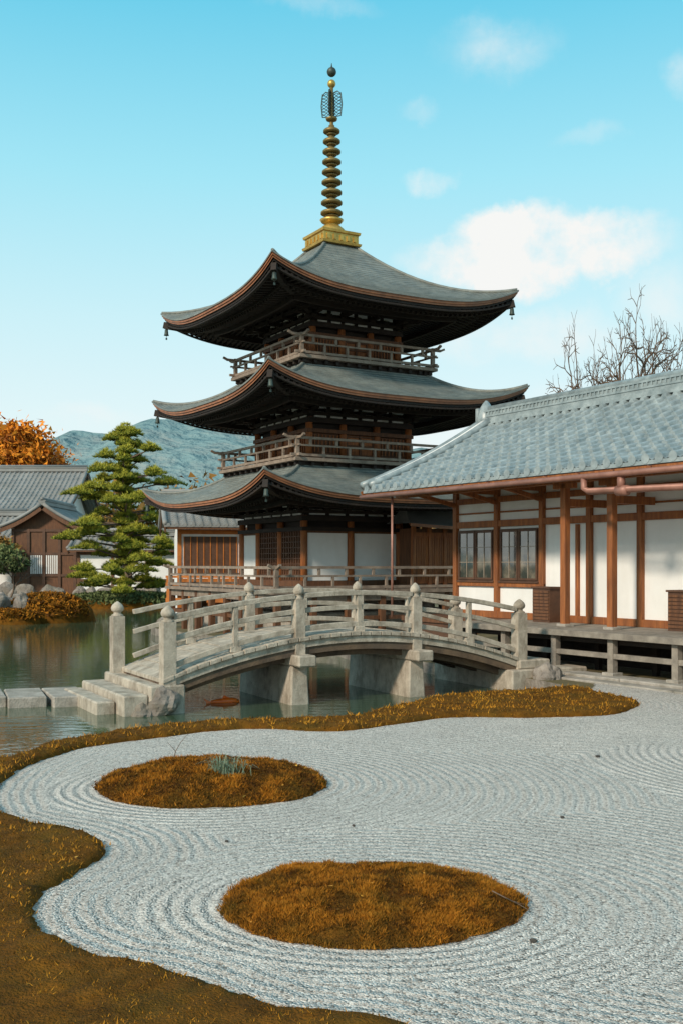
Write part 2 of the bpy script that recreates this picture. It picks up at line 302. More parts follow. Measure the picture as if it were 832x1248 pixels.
# gravel
mossL=[(.134,5.107),(-.348,5.257),(-.947,5.70),(-1.29,5.87),(-1.65,6.19),(-1.90,6.62),(-1.98,7.03),(-1.85,7.49),(-1.775,8.01),(-1.87,8.36),(-2.19,8.75),(-2.61,9.02),(-2.95,9.3),(-3.28,10.14),(-3.41,10.92),(-3.33,11.82),(-3.0,12.77),(-2.24,13.49),(-1.26,14.16),(-.17,13.95),(.71,14.52),(1.57,15.2),(2.74,15.2),(3.85,15.46),(4.50,16.3),(4.66,17.0),(4.30,18.1)]
gb=smooth_poly([(1.6,4.3)]+mossL,False,6)
gb=gb+np.stack([(fbm(gb[:,0]*4,gb[:,1]*4,3)-.45)*.10,(fbm(gb[:,0]*4+9,gb[:,1]*4+5,3)-.45)*.10],1)
c1=(.187,6.88); r1=(.966,.82); c2=(-1.28,10.6); r2=(1.12,1.05)
gp=np.array(list(map(tuple,gb))+[(4.45,18.6),(4.77,19.6),(7.7,14.9),(16,2),(16,-4),(4,-4),(3,3)])
cs=.06
xs=np.arange(-4,16,cs); ys=np.arange(-4,19.9,cs); X,Y=np.meshgrid(xs,ys)
ins=inside(X,Y,gp); dd,_,_=dist_poly(X,Y,gp); keepv=ins|(dd<.14)
ds,_,_=dist_poly(X,Y,gb,False)
d1=(np.sqrt(((X-c1[0])/r1[0])**2+((Y-c1[1])/r1[1])**2)-1)*.9
d2=(np.sqrt(((X-c2[0])/r2[0])**2+((Y-c2[1])/r2[1])**2)-1)*1.08
d3=np.sqrt((X-5.6)**2+(Y-12.0)**2)*.9
def smin(a,b,k=.12):
    h=np.clip(.5+.5*(b-a)/k,0,1); return b*(1-h)+a*h-k*h*(1-h)
rake=smin(smin(d1,d2),ds+.02)
rake=smin(rake,d3+.3)
rake=rake+.05*(fbm(X*.9,Y*.9,3)-.45)
idx=-np.ones(X.shape,int)
cell=keepv[:-1,:-1]&keepv[1:,:-1]&keepv[:-1,1:]&keepv[1:,1:]
used=np.zeros(X.shape,bool); used[:-1,:-1]|=cell;used[1:,:-1]|=cell;used[:-1,1:]|=cell;used[1:,1:]|=cell
idx[used]=np.arange(used.sum()); ci,cj=np.where(cell)
F=np.stack([idx[ci,cj],idx[ci,cj+1],idx[ci+1,cj+1],idx[ci+1,cj]],1)
Z=.006+.02*fbm(X*.7,Y*.7,3)
me=bpy.data.meshes.new('gravel'); me.from_pydata(np.stack([X[used],Y[used],Z[used]],1).tolist(),[],F.tolist())
me.polygons.foreach_set('use_smooth',[True]*len(F)); at=me.attributes.new('rake','FLOAT','POINT'); at.data.foreach_set('value',rake[used].astype(np.float32))
me.materials.append(M['gravel']); o=bpy.data.objects.new('raked_gravel',me); COL.objects.link(o)

# moss
def moss(name,poly,cell,hmax,width,nbl,bh,namp=.02,nfreq=3.,persp=False,side=-.05,mk='moss'):
    poly=np.array(poly); x0,y0=poly.min(0)-cell; x1,y1=poly.max(0)+cell
    xs=np.arange(x0,x1+cell,cell); ys=np.arange(y0,y1+cell,cell); X,Y=np.meshgrid(xs,ys)
    ins=inside(X,Y,poly); d,bx,by=dist_poly(X,Y,poly)
    def H(x,y,d):
        tt=np.clip(d/width,0,1); s=np.sqrt(1-(1-tt)**2)
        return .012+hmax*s+ (namp*(fbm(x*nfreq,y*nfreq,4)-.47)*2+ .030*(vnoise(x*13,y*13)-.5)+ .018*(vnoise(x*29,y*29)-.5))*np.clip(d/.08,0,1)
    Z=H(X,Y,d); X=np.where(ins,X,bx);Y=np.where(ins,Y,by);Z=np.where(ins,Z,side)
    cc=ins[:-1,:-1]|ins[1:,:-1]|ins[:-1,1:]|ins[1:,1:]
    used=np.zeros(X.shape,bool); used[:-1,:-1]|=cc;used[1:,:-1]|=cc;used[:-1,1:]|=cc;used[1:,1:]|=cc
    idx=-np.ones(X.shape,int); idx[used]=np.arange(used.sum()); ci,cj=np.where(cc)
    F=np.stack([idx[ci,cj],idx[ci,cj+1],idx[ci+1,cj+1],idx[ci+1,cj]],1)
    me=bpy.data.meshes.new(name); me.from_pydata(np.stack([X[used],Y[used],Z[used]],1).tolist(),[],F.tolist())
    me.polygons.foreach_set('use_smooth',[True]*len(F)); me.materials.append(M['mossb'])
    r=root(name); o=bpy.data.objects.new(name+'_bed',me); COL.objects.link(o); o.parent=r
    px=[];py=[];tot=0
    while tot<nbl:
        a=rng.uniform(x0,x1,nbl*2); b=rng.uniform(y0,y1,nbl*2); k=inside(a,b,poly)
        if persp: k&=(rng.random(a.shape)<(5/np.maximum(b,4.5))**1.6)
        px.append(a[k]);py.append(b[k]);tot+=k.sum()
    px=np.concatenate(px)[:nbl];py=np.concatenate(py)[:nbl]
    px=px+rng.normal(0,.014,nbl); py=py+rng.normal(0,.014,nbl)
    d,_,_=dist_poly(px,py,poly)
    z=H(px,py,d)-.006
    sc=np.clip(py/6,.85,2.2)
    cl=np.clip((fbm(px*6,py*6,4)-.25)*1.8,0,1)
    hgt=bh*rng.uniform(.4,1.3,nbl)*sc*(.5+.9*cl); ang=rng.uniform(0,2*pi,nbl); wd=.0042*sc*rng.uniform(.6,1.4,nbl)
    lx=rng.normal(0,.6,nbl)*hgt; ly=rng.normal(0,.6,nbl)*hgt
    P=np.zeros((nbl,3,3)); P[:,0]=np.stack([px-wd*np.cos(ang),py-wd*np.sin(ang),z],1); P[:,1]=np.stack([px+wd*np.cos(ang),py+wd*np.sin(ang),z],1); P[:,2]=np.stack([px+lx,py+ly,z+hgt],1)
    tri_obj(name+'_fronds',P,np.clip(.75*cl+.55*rng.random(nbl)-.15,0,1),mk,r)
    # fallen leaves lying on the moss
    nl_=160 if persp else 45; k=rng.integers(0,nbl,nl_); s_=.010*np.clip(py[k]/6,.9,2)[:,None,None]
    Q=np.stack([np.stack([px[k],py[k],z[k]+hgt[k]*.7+.004],1)]*3,1)+rng.normal(0,1,(nl_,3,3))*s_*np.array([1,1,.35])
    tri_obj(name+'_fallen_leaves',Q,rng.random(nl_),'leaf',r)
    return r
def blob(c,r,n=40,j=.05,seed=0):
    return [(c[0]+r[0]*cos(a)*(1+j*(sin(3*a+seed)+.6*sin(5*a+2*seed)+.5*sin(11*a+seed)+.4*sin(23*a)+.3*sin(37*a+1))),c[1]+r[1]*sin(a)*(1+j*(sin(3*a+seed)+.6*sin(5*a+2*seed)+.5*sin(11*a+seed)+.4*sin(23*a)+.3*sin(37*a+1)))) for a in np.linspace(0,2*pi,n,endpoint=False)]
moss('moss_mound',blob(c1,r1,130,.018,1.3),.024,.11,.75,90000,.024,.024,4,mk='mossred')
moss('moss_mound',blob(c2,r2,110,.02,2.6),.03,.17,.9,50000,.020,.028,3,mk='mossred')
outer=[(4.06,18.6),(3.13,18.28),(1.95,17.7),(.80,16.2),(.16,15.1),(-.75,14.8),(-1.85,14.55),(-2.83,13.85),(-3.5,12.82),(-3.75,11.75),(-5,10.95),(-8,9.7),(-12,8.6)]
outer_s=smooth_poly(outer,False,6)
mp_=list(map(tuple,gb))+list(map(tuple,outer_s))+[(-12,1),(-3,-1),(1.5,2)]
moss('moss_bank',mp_,.045,.075,.16,240000,.021,.045,1.8,True,-.26)

# ------------------------------------------------------------------ pagoda
PG=root('three_storey_pagoda',(-.33,36,0),radians(30))
LIFTP=3.2
def bx4(x0,x1,y0,y1,z0,z1,k):
    a=rot4((x0,y0,0),k); b=rot4((x1,y1,0),k)
    return (min(a[0],b[0]),max(a[0],b[0]),min(a[1],b[1]),max(a[1],b[1]),z0,z1)
def pag_roof(name,s,ze,lift,st,zt,sb):
    top=MB(); edge=MB(); und=MB()
    def Zt(a,r):
        v=min(1,max(0,(r-st)/(s-st))); g=.38*v+.62*(1-(1-v)**2); u=min(1,abs(a)/max(r,1e-6))
        return zt+(ze-zt)*g+lift*(u**LIFTP)*(v**2.2)
    us=np.sign(np.linspace(-1,1,41))*np.abs(np.linspace(-1,1,41))**.9
    for k in range(4):
        NV=int((s-st)/.13); rows=[]
        for i in range(NV):
            for v,o_ in((i/NV,0.),((i+1)/NV,.022)):
                r=st+(s-st)*v; rows.append([rot4((u*r,-r,Zt(u*r,r)+o_-.022),k) for u in us])
        top.grid(rows,0,False)
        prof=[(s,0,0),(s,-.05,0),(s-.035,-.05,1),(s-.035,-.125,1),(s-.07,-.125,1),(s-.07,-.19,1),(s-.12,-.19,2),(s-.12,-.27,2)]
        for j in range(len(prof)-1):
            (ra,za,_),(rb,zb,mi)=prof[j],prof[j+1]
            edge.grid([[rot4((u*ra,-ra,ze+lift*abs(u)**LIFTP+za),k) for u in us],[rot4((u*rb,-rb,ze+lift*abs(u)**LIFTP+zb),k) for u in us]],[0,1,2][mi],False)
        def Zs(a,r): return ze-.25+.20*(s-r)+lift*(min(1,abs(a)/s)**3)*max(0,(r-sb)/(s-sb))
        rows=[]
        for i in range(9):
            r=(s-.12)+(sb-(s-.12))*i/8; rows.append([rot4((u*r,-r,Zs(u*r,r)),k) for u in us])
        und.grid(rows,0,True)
        n=int(2*s/.19)
        for a in np.linspace(-s+.16,s-.16,n):
            r0=s-.15; ri=max(sb,abs(a)+.02)
            if r0-ri<.1: continue
            p0=rot4((a,-r0,Zs(a,r0)-.045),k); p1=rot4((a,-ri,Zs(a,ri)-.045),k); und.beam(p0,p1,.075,.09,3)
            r0=s-.78
            if r0-ri>.08:
                p0=rot4((a,-r0,Zs(a,r0)-.20),k); p1=rot4((a,-ri,Zs(a,ri)-.17),k); und.beam(p0,p1,.09,.11,3)
        for rr,dz_,hh in((s-.17,-.10,.05),(s-.80,-.13,.07),(s-1.45,-.30,.16)):
            P=[rot4((u*rr,-rr,Zs(u*rr,rr)+dz_),k) for u in us]
            for q in range(len(P)-1): und.beam(P[q],P[q+1],.1,hh,0)
        P=[rot4((-r,-r,Zs(r,r)-.14),k) for r in np.linspace(s-.1,sb,6)]
        for q in range(5): und.beam(P[q],P[q+1],.16,.22,0)
        hp=[rot4((-r,-r,Zt(r,r)+.005),k) for r in np.linspace(st,s-.04,16)]
        top.tube(hp,[.055]*16,6,0)
        b=rot4((-(s-.16),-(s-.16),Zs(s,s)-.32),k); und.tube([(b[0],b[1],b[2]+.22),b],.010,4,1); und.lathe([(.02,0),(.06,-.03),(.075,-.18),(.095,-.23)],8,b,1); und.tube([(b[0],b[1],b[2]-.22),(b[0],b[1],b[2]-.32)],.008,4,1); und.box(b[0]-.03,b[0]+.03,b[1]-.005,b[1]+.005,b[2]-.38,b[2]-.31,1)
    zb=Zs(0,sb)-.78
    for k in range(4):
        for lvl in range(3):
            r=sb+.10+.36*lvl; z=zb+.12+.22*lvl
            und.beam(rot4((-r-.2,-r,z),k),rot4((r+.2,-r,z),k),.11,.10,0)
            for a in np.linspace(-1,1,7 if lvl<2 else 10):
                x=a*sb; und.box(*bx4(x-.10,x+.10,-r-.07,-r+.07,z+.05,z+.15,k),3)
            if lvl<2:
                for x in (-sb,-sb/3,sb/3,sb):
                    und.beam(rot4((x,-sb+.1,z+.16),k),rot4((x,-r-.45,z+.16),k),.13,.12,0)
                und.beam(rot4((-sb,-sb,z+.16),k),rot4((-r-.45,-r-.45,z+.16),k),.15,.14,0)
        und.box(*bx4(-sb+.05,sb-.05,-sb+.03,-sb+.09,zb-.05,zb+.85,k),0)
        for q in range(6):
            xa=-sb+.12+q*(2*sb-.24)/6; und.box(*bx4(xa+.08,xa+(2*sb-.24)/6-.08,-sb-.004,-sb+.03,zb+.02,zb+.20,k),2)
            und.box(*bx4(xa+.08,xa+(2*sb-.24)/6-.08,-sb-.004,-sb+.03,zb+.30,zb+.40,k),2)
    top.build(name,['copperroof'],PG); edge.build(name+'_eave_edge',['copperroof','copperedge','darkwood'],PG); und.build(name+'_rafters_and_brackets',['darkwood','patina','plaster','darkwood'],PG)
    return zb
def railing(mb,s,z0,h,n,ov=.3,w=.07,mi=0):
    for k in range(4):
        for zz,ww,hh,o in((h,w*1.1,w,ov),(h*.62,w*.8,w*.7,ov*.6),(.08,w*1.1,w,ov*.7)):
            dzk=(.0 if k%2 else .004)
            mb.beam(rot4((-s-o,-s,z0+zz+dzk),k),rot4((s+o,-s,z0+zz+dzk),k),ww,hh,mi)
            if zz==h:
                mb.beam(rot4((s+o-.02,-s,z0+zz),k),rot4((s+o+.14,-s,z0+zz+.07),k),ww*.9,hh*.9,mi)
                mb.beam(rot4((-s-o+.02,-s,z0+zz),k),rot4((-s-o-.14,-s,z0+zz+.07),k),ww*.9,hh*.9,mi)
        for i in range(n):
            x=-s+2*s*i/n
            p=rot4((x,-s,0),k); hh=h*.62 if 0<i<n else h+.06; ww=w*.45 if 0<i<n else w*.75
            mb.box(p[0]-ww,p[0]+ww,p[1]-ww,p[1]+ww,z0,z0+hh,mi)
        for i in range(n):
            x=-s+2*s*(i+.5)/n; p=rot4((x,-s,0),k); mb.box(p[0]-.04,p[0]+.04,p[1]-.03,p[1]+.03,z0+h*.62,z0+h-.03,mi)
S1,S2,S3=2.25,1.85,1.6
zb1=pag_roof('lower_roof',4.93,4.22,.66,2.5,5.33,S1)
zb2=pag_roof('middle_roof',4.66,7.30,.68,2.2,8.50,S2)
zb3=pag_roof('upper_roof',4.42,10.38,.68,.55,12.88,S3)
def body(name,sb,z0,z1,posts,panel):
    mb=MB()
    mb.box(-sb+.12,sb-.12,-sb+.12,sb-.12,z0,z1,0)
    for k in range(4):
        ps=posts if not(panel=='ground' and k==3) else [-1,-.42,.29,1]
        for x in ps[:-1]:
            p=rot4((x*sb,-sb,0),k); mb.lathe([(.115,0),(.115,z1-z0)],10,(p[0],p[1],z0),1)
        for zz,h in((z1-.09,.16),(z1-.42,.12),(z0+.10,.18)):
            mb.box(*bx4(-sb-.12,sb+.12,-sb-.13,-sb+.02,zz-h/2,zz+h/2,k),0 if zz>z0+1.0 else 2)
        for i in range(len(ps)-1):
            panel_fn(mb,k,i,ps[i]*sb+.13,ps[i+1]*sb-.13,-sb,z0+.2,z1-.48,panel)
    mb.build(name,['darkwood','redwood','brownwood','plaster','frame'],PG)
def panel_fn(mb,k,i,xa,xb,y,za,zb,kind):
    if kind=='ground':
        lattice=(k==3 and i in(1,2))
        if not lattice:
            mb.box(*bx4(xa,xb,y+.0,y+.06,za,zb,k),3); mb.box(*bx4(xa,xb,y-.03,y+.03,zb-.06,zb+.0,k),2)
        else:
            mb.box(*bx4(xa,xb,y+.02,y+.06,za,zb,k),2)
            n=8
            for q in range(n+1):
                x=xa+(xb-xa)*q/n; mb.box(*bx4(x-.015,x+.015,y-.03,y+.02,za,zb,k),4)
            for q in range(10):
                z=za+(zb-za)*q/9; mb.box(*bx4(xa,xb,y-.02,y+.017,z-.015,z+.015,k),4)
    else:
        if i==1:
            mb.box(*bx4(xa,xb,y+.03,y+.06,za,zb,k),1)
            for x in(xa,(xa+xb)/2,xb): mb.box(*bx4(x-.03,x+.03,y-.02,y+.028,za,zb,k),2)
            for z in(za+.05,(za+zb)/2,zb-.05): mb.box(*bx4(xa,xb,y-.012,y+.027,z-.025,z+.025,k),2)
        else:
            mb.box(*bx4(xa,xb,y+.03,y+.06,za,zb,k),2)
            for q in range(7):
                x=xa+(xb-xa)*(q+.5)/7; mb.box(*bx4(x-.018,x+.018,y-.01,y+.028,za+.1,zb-.05,k),1)
body('ground_storey',S1,1.5,zb1,[-1,-.26,.55,1],'ground')
body('second_storey',S2,5.45,zb2,[-1,-.34,.34,1],'upper')
body('third_storey',S3,8.65,zb3,[-1,-.34,.34,1],'upper')
mb=MB()
for s,z in((2.75,5.45),(2.43,8.65)):
    mb.box(-s-.12,s+.12,-s-.12,s+.12,z-.10,z,0); mb.box(-s+.12,s-.12,-s+.12,s-.12,z-.42,z-.103,1)
    for k in range(4):
        for x in np.linspace(-s+.1,s-.1,13): mb.box(*bx4(x-.05,x+.05,-s-.02,-s+.3,z-.22,z-.104,k),1)
    railing(mb,s,z,.60,6,.32,.075,0)
mb.build('balconies',['railwood','darkwood'],PG)
mb=MB(); s=4.2; z=1.45
mb.box(-s-.1,s+.1,-s-.1,s+.1,z-.10,z,0)
for k in range(4):
    mb.box(*bx4(-s+.05,s-.05,-s+.03,-s+.17,z-.32,z-.103,k),0)
    for x in np.linspace(-s+.1,s-.1,8)[:-1]:
        p=rot4((x,-s+.1,0),k); mb.box(p[0]-.085,p[0]+.085,p[1]-.085,p[1]+.085,-1.1,z-.103,1)
    mb.box(*bx4(-s+.1,s-.1,-s+.08,-s+.13,.55,.67,k),1)
railing(mb,s-.05,z,.66,9,.12,.08,0)
mb.build('veranda',['railwood','brownwood'],PG)
mb=MB(); mb.box(-3.3,3.3,-3.3,3.3,-1.1,.75,0); mb.box(-2.5,2.5,-2.5,2.5,.75,1.348,0); mb.build('stone_base',['stone'],PG,.04)
mb=MB(); px0=1.15
mb.box(px0,3.6,-3.2,-2.4,1.45,3.35,0)
PXs=(px0,1.75,2.35,2.95,3.6)
for x in PXs: mb.box(x-.06,x+.06,-3.27,-3.15,1.46,3.4,1)
for a,b in((px0+.06,1.69),(1.81,2.29),(2.41,2.89)):
    mb.box(a,b,-3.235,-3.19,1.6,3.1,2)
    for q in range(5): x=a+(b-a)*(q+.5)/5; mb.box(x-.02,x+.02,-3.25,-3.236,1.65,3.05,1)
mb.box(px0-.05,3.65,-3.262,-3.14,3.1,3.22,1)
mb.build('porch_walls',['brownwood','redwood','redwood'],PG)
mb=MB()
ex0,ex1,ey=.55,4.1,-3.95
rows=[]
for i in range(10):
    v=i/9; g=.5*v+.5*(1-(1-v)**2); z=4.25-.85*g; x0=1.3+(ex0-1.3)*v; rows.append([(x0,-2.45+(ey+2.45)*v,z+.08*v*v),(x0+(ex1-x0)*.5,-2.45+(ey+2.45)*v,z),(ex1,-2.45+(ey+2.45)*v,z)])
mb.grid(rows,0,False); mb.grid([[(p[0],p[1],p[2]-.1) for p in r] for r in rows],2,False)
l=rows[-1]; mb.grid([l,[(p[0],p[1],p[2]-.1) for p in l]],1,False)
mb.grid([[r[0] for r in rows],[(r[0][0],-2.45,r[0][2]) for r in rows]],0,False)
mb.grid([[r[0] for r in rows],[(r[0][0],r[0][1],r[0][2]-.1) for r in rows]],1,False)
mb.build('porch_roof',['tileold','copperedge','darkwood'],PG)
# finial
mb=MB()
mb.lathe([(1.02,0),(1.05,.08),(.93,.08),(.93,.36),(1.0,.38),(1.02,.46),(.8,.46)],4,(0,0,12.84),0,True)
for k in range(4):
    for x in np.linspace(-.5,.5,5): mb.box(*bx4(x-.05,x+.05,-.70,-.655,12.97,13.15,k),0)
mb.lathe([(.50,0),(.50,.06),(.44,.2),(.30,.32),(.16,.36),(.20,.40),(.34,.46),(.40,.54),(.26,.52),(.12,.56)],20,(0,0,13.28),0)
mb.lathe([(.07,0),(.06,4.9)],10,(0,0,13.6),1)
for i in range(9):
    z=14.05+i*.345; r=.37-.011*i
    mb.lathe([(.08,-.04),(r*.82,-.06),(r,-.03),(r,.03),(r*.85,.07),(r*.45,.09),(.10,.12),(.10,.2)],20,(0,0,z),1)
    mb.lathe([(r*.55,-.13),(r*.62,-.09),(r*.4,-.05)],14,(0,0,z),1)
mb.lathe([(.08,0),(.18,.03),(.2,.09),(.1,.13)],14,(0,0,17.16),1)
for k in range(4):
    a=k*pi/2+pi/4; ca,sa=cos(a),sin(a)
    def q(r,z): return (r*ca,r*sa,z)
    mb.tube([q(.05,17.3),q(.32,17.32),q(.36,17.7),q(.32,18.06),q(.20,18.16),q(.05,18.1)],.02,5,2)
    for j in range(7):
        z=17.34+j*.11; mb.tube([q(.05,z),q(.16,z+.1),q(.33,z+.02)],.013,4,2); mb.tube([q(.05,z+.1),q(.18,z),q(.33,z+.1)],.013,4,2)
def ball(r,z): return [(max(.012,r*sin(t)),z-r*cos(t)) for t in np.linspace(.12,pi-.12,10)]
mb.lathe(ball(.14,0),14,(0,0,18.42),0)
mb.lathe(ball(.16,0)+[(.03,.17),(.01,.30)],14,(0,0,18.82),2)
mb.build('finial_spire',['gold','bronze','patina'],PG)

# ------------------------------------------------------------------ tiled roofs
def tiled(mb,x0,x1,ye,ze,yr,zr,sp=.27,courses=16,sag=.12,mi=0,caps=True,lip=.028,rad=.062):
    ncol=int(round((x1-x0)/sp)); cx=[0,.24,.26,.33,.5,.67,.74,.76]; xs=[];hs=[]
    for c in range(ncol):
        for q in cx:
            xs.append(x0+(c+q)*(x1-x0)/ncol); d=(q-.5)/.245
            hs.append(rad*sqrt(max(0,1-d*d)) if abs(d)<1 else (0.0 if q>.1 else -.03))
    xs.append(x1);hs.append(0)
    jit=[random.uniform(-.006,.006) for _ in xs]
    rows=[]
    for k in range(courses):
        for fr,of in((0,0),(1,lip)):
            v=1-(k+fr)/courses
            y=ye+(yr-ye)*v; z=ze+(zr-ze)*v-sag*4*v*(1-v)+of
            rows.append([(x,y,z+h+j*sin(k*1.9+x*7)) for x,h,j in zip(xs,hs,jit)])
    mb.grid(rows,mi,False)
    if caps:
        sg=-1 if ye<yr else 1
        for c in range(ncol):
            x=x0+(c+.5)*(x1-x0)/ncol; vs=[(x+rad*1.05*cos(a),ye+sg*.01,ze+lip+.0+rad*1.05*sin(a)) for a in np.linspace(0,2*pi,10,endpoint=False)]
            vs2=[(p[0],p[1]-sg*.06,p[2]) for p in vs]
            mb.add(vs+vs2,[tuple(range(10))]+[(i,(i+1)%10,10+(i+1)%10,10+i) for i in range(10)],mi)
        mb.box(x0,x1,min(ye,ye-sg*.03),max(ye,ye-sg*.03),ze-.05,ze+.025,mi)

HL=root('tea_hall',(.6,27,0),radians(-58))
mb=MB(); XE=15.0
tiled(mb,-.1,XE,0,4.05,4,6.02,.315,14,.13,lip=.055,rad=.092)
tiled(mb,-.1,XE,8,4.05,4,6.02,.315,14,.13,caps=False,lip=.055,rad=.092)
mb.build('tile_roof',['tile'],HL)
mb=MB()
for i,(w_,h) in enumerate(((.20,.10),(.17,.09),(.19,.05),(.16,.09),(.19,.05))):
    z=6.0+[0,.10,.19,.24,.33][i]; mb.box(-.05+i*.01,XE,4-w_,4+w_,z,z+h,0)
mb.tube([(-.1,4,6.42),(XE,4,6.42)],.10,10,0)
for i in range(int(XE/.135)): x=.1+i*.135; mb.box(x-.02,x+.02,4-.185,4-.165,6.245,6.33,0)
mb.lathe([(.05,0),(.28,.02),(.30,.2),(.22,.42),(.10,.62),(.03,.70)],8,(-.08,4,5.98),0)
mb.box(-.2,-.08,3.72,4.28,5.95,6.45,0)
RZ=lambda y:4.05+1.97*y/4-.52*(y/4)*(1-y/4)
for x,r in((-.12,.10),(.24,.095)):
    mb.tube([(x,y,RZ(y)+.15) for y in np.linspace(-.02,3.85,14)],r,8,0)
mb.tube([(.06,y,RZ(y)+.14) for y in np.linspace(.3,3.85,12)],.085,6,1)
mb.build('roof_ridge',['tile','plaster'],HL)
mb=MB()
mb.box(-.05,XE,.03,.09,3.90,3.99,0)
mb.grid([[(-.05,.05,3.96),(XE,.05,3.96)],[(-.05,2.3,4.62),(XE,2.3,4.62)]],1,False)
for x in np.arange(.05,XE,.36): mb.beam((x,.08,3.90),(x,2.25,4.55),.06,.08,0)
mb.beam((0,1.0,3.98),(XE,1.0,3.98),.15,.16,2)
P=[(-.15,y,RZ(y)-.09) for y in np.linspace(0,4,9)]
for a,b in zip(P[:-1],P[1:]): mb.beam(a,b,.05,.18,0)
P=[(-.15,8-y,RZ(y)-.09) for y in np.linspace(0,4,9)]
for a,b in zip(P[:-1],P[1:]): mb.beam(a,b,.05,.18,0)
mb.build('eaves',['redwood','plaster','redwood'],HL)
mb=MB()
mb.tube([(-.1,-.07,3.90),(XE,-.07,3.86)],.055,8,0)
for x in np.arange(.3,XE,.9): mb.beam((x,-.07,3.97),(x,.06,3.97),.02,.015,0)
mb.tube([(7.7,-.05,3.86),(7.7,-.05,3.66),(7.78,.0,3.60),(12.5,.05,3.50)],.065,10,0)
mb.tube([(8.6,.0,3.86),(8.6,.0,3.58)],.075,10,0); mb.tube([(8.5,.01,3.57),(8.75,.01,3.565)],.10,10,0)
mb.tube([(.9,.2,3.9),(.9,.2,.9)],.03,8,0)
mb.build('rain_gutter',['pipe'],HL)
mb=MB()
wy=2.2
mb.box(.87,XE,wy+.05,7.0,.9,3.9,1)
mb.add([(.87,wy+.05,3.9),(.87,7.0,3.9),(.87,4,5.75)],[(0,1,2)],1)
mb.box(.80,.86,wy,wy+5,1.9,2.0,0)
pl=[.87,2.49,4.09,5.6,7.06,8.7,10.4,12.1,13.8]
for x in pl: mb.box(x-.07,x+.07,wy-.05,wy+.1,.9,4.3,0)
mb.box(5.22-.045,5.22+.045,wy-.02,wy+.08,1.0,3.1,0)
for z0,z1,y in((3.12,3.28,wy-.035),(3.72,3.86,wy-.03),(.9,1.06,wy-.035)):
    mb.box(.8,XE,y,y+.08,z0,z1,0)
mb.box(.8,4.16,wy-.02,wy+.049,1.66,1.76,0)
mb.box(.8,XE,wy+.005,wy+.045,3.46,3.50,0)
mb.box(.87,XE,wy+.06,wy+.2,3.9,4.55,1)
for x in(6.09,7.41,10.2,12.8):
    mb.box(x-.075,x+.075,.93,1.08,.90,3.9,0); mb.box(x-.13,x+.13,.88,1.13,.9,.96,2)
    mb.beam((x,1.0,3.5),(x,wy,3.5),.1,.16,0); mb.box(x-.3,x+.3,.93,1.07,3.79,3.896,0)
for x in(2.49,4.09): mb.beam((x,1.0,3.98),(x,wy,3.98),.1,.16,0)
for x in(.87,2.49,4.09): mb.beam((x,wy,3.7),(x,1.05,3.95),.09,.1,0)
mb.build('timber_frame_walls',['redwood','plaster','stone'],HL,.006)
mb=MB()
for xa,xb in((.98,2.38),(2.60,3.98)):
    mb.box(xa,xb,wy-.005,wy+.04,1.80,3.06,0)
    xm=(xa+xb)/2
    for a,b in((xa+.03,xm-.01),(xm+.01,xb-.03)):
        mb.box(a+.05,b-.05,wy-.012,wy-.006,1.87,2.99,1)
        for x in(a+.025,b-.025): mb.box(x-.025,x+.025,wy-.035,wy-.005,1.83,3.03,0)
        for z in(1.85,3.01): mb.box(a+.05,b-.05,wy-.033,wy-.005,z-.025,z+.025,0)
        mb.box((a+b)/2-.009,(a+b)/2+.009,wy-.026,wy-.0125,1.87,2.99,2)
        mb.box(a+.05,b-.05,wy-.025,wy-.0127,2.62,2.635,2); mb.box(a+.05,b-.05,wy-.025,wy-.0127,2.25,2.265,2)
    mb.box(xa-.02,xb+.02,wy-.05,wy+.03,1.76,1.80,0)
mb.build('windows',['frame','glass','sash'],HL)
mb=MB()
n=12
for i in range(n):
    y=.2+i*(wy-.2)/n; mb.box(3.2,XE,y,y+(wy-.2)/n-.008,.845,.9,0)
mb.box(3.2,XE,.16,.198,.78,.90,0); mb.box(3.2,XE,.45,.57,.66,.843,1)
for x in np.arange(3.4,XE,1.55):
    mb.box(x-.07,x+.07,.28,.42,.12,.84,0); mb.box(x-.14,x+.14,.21,.49,.06,.14,2)
    mb.box(x-.06,x+.06,1.5,1.62,.0,.84,1)
mb.box(3.3,XE,.30,.40,.40,.50,0)
mb.box(3.2,XE,2.1,2.16,.05,.845,1)
mb.build('veranda_deck',['greywood','darkwood','stone'],HL,.006)
mb=MB()
for x in(4.3,8.2):
    w_=.55 if x<5 else 1.0
    mb.box(x,x+w_,1.72,2.08,.9,1.66,1); mb.box(x-.03,x+w_+.03,1.69,2.1,1.66,1.70,1)
    for q in range(9): z=.96+q*.075; mb.box(x+.02,x+w_-.02,1.70,1.719,z,z+.05,0)
mb.build('slatted_cabinets',['brownwood','frame'],HL)
mb=MB()
mb.box(.3,3.2,.9,wy,.78,.9,0); mb.box(.3,3.2,.95,1.0,.3,.78,1)
mb.build('side_platform',['brownwood','frame'],HL)
mb=MB()
x=5.7
while x<XE:
    l=random.uniform(.9,1.5); mb.box(x,x+l-.02,-.05,.5,-.2,.09+random.uniform(-.008,.008),0); mb.box(x+.1,x+l+.07,-.42,-.065,-.2,.045+random.uniform(-.008,.008),0); x+=l
mb.box(3.0,5.7,.0,.6,-1.1,.08,0)
mb.build('stone_kerb',['stone'],HL,.02)

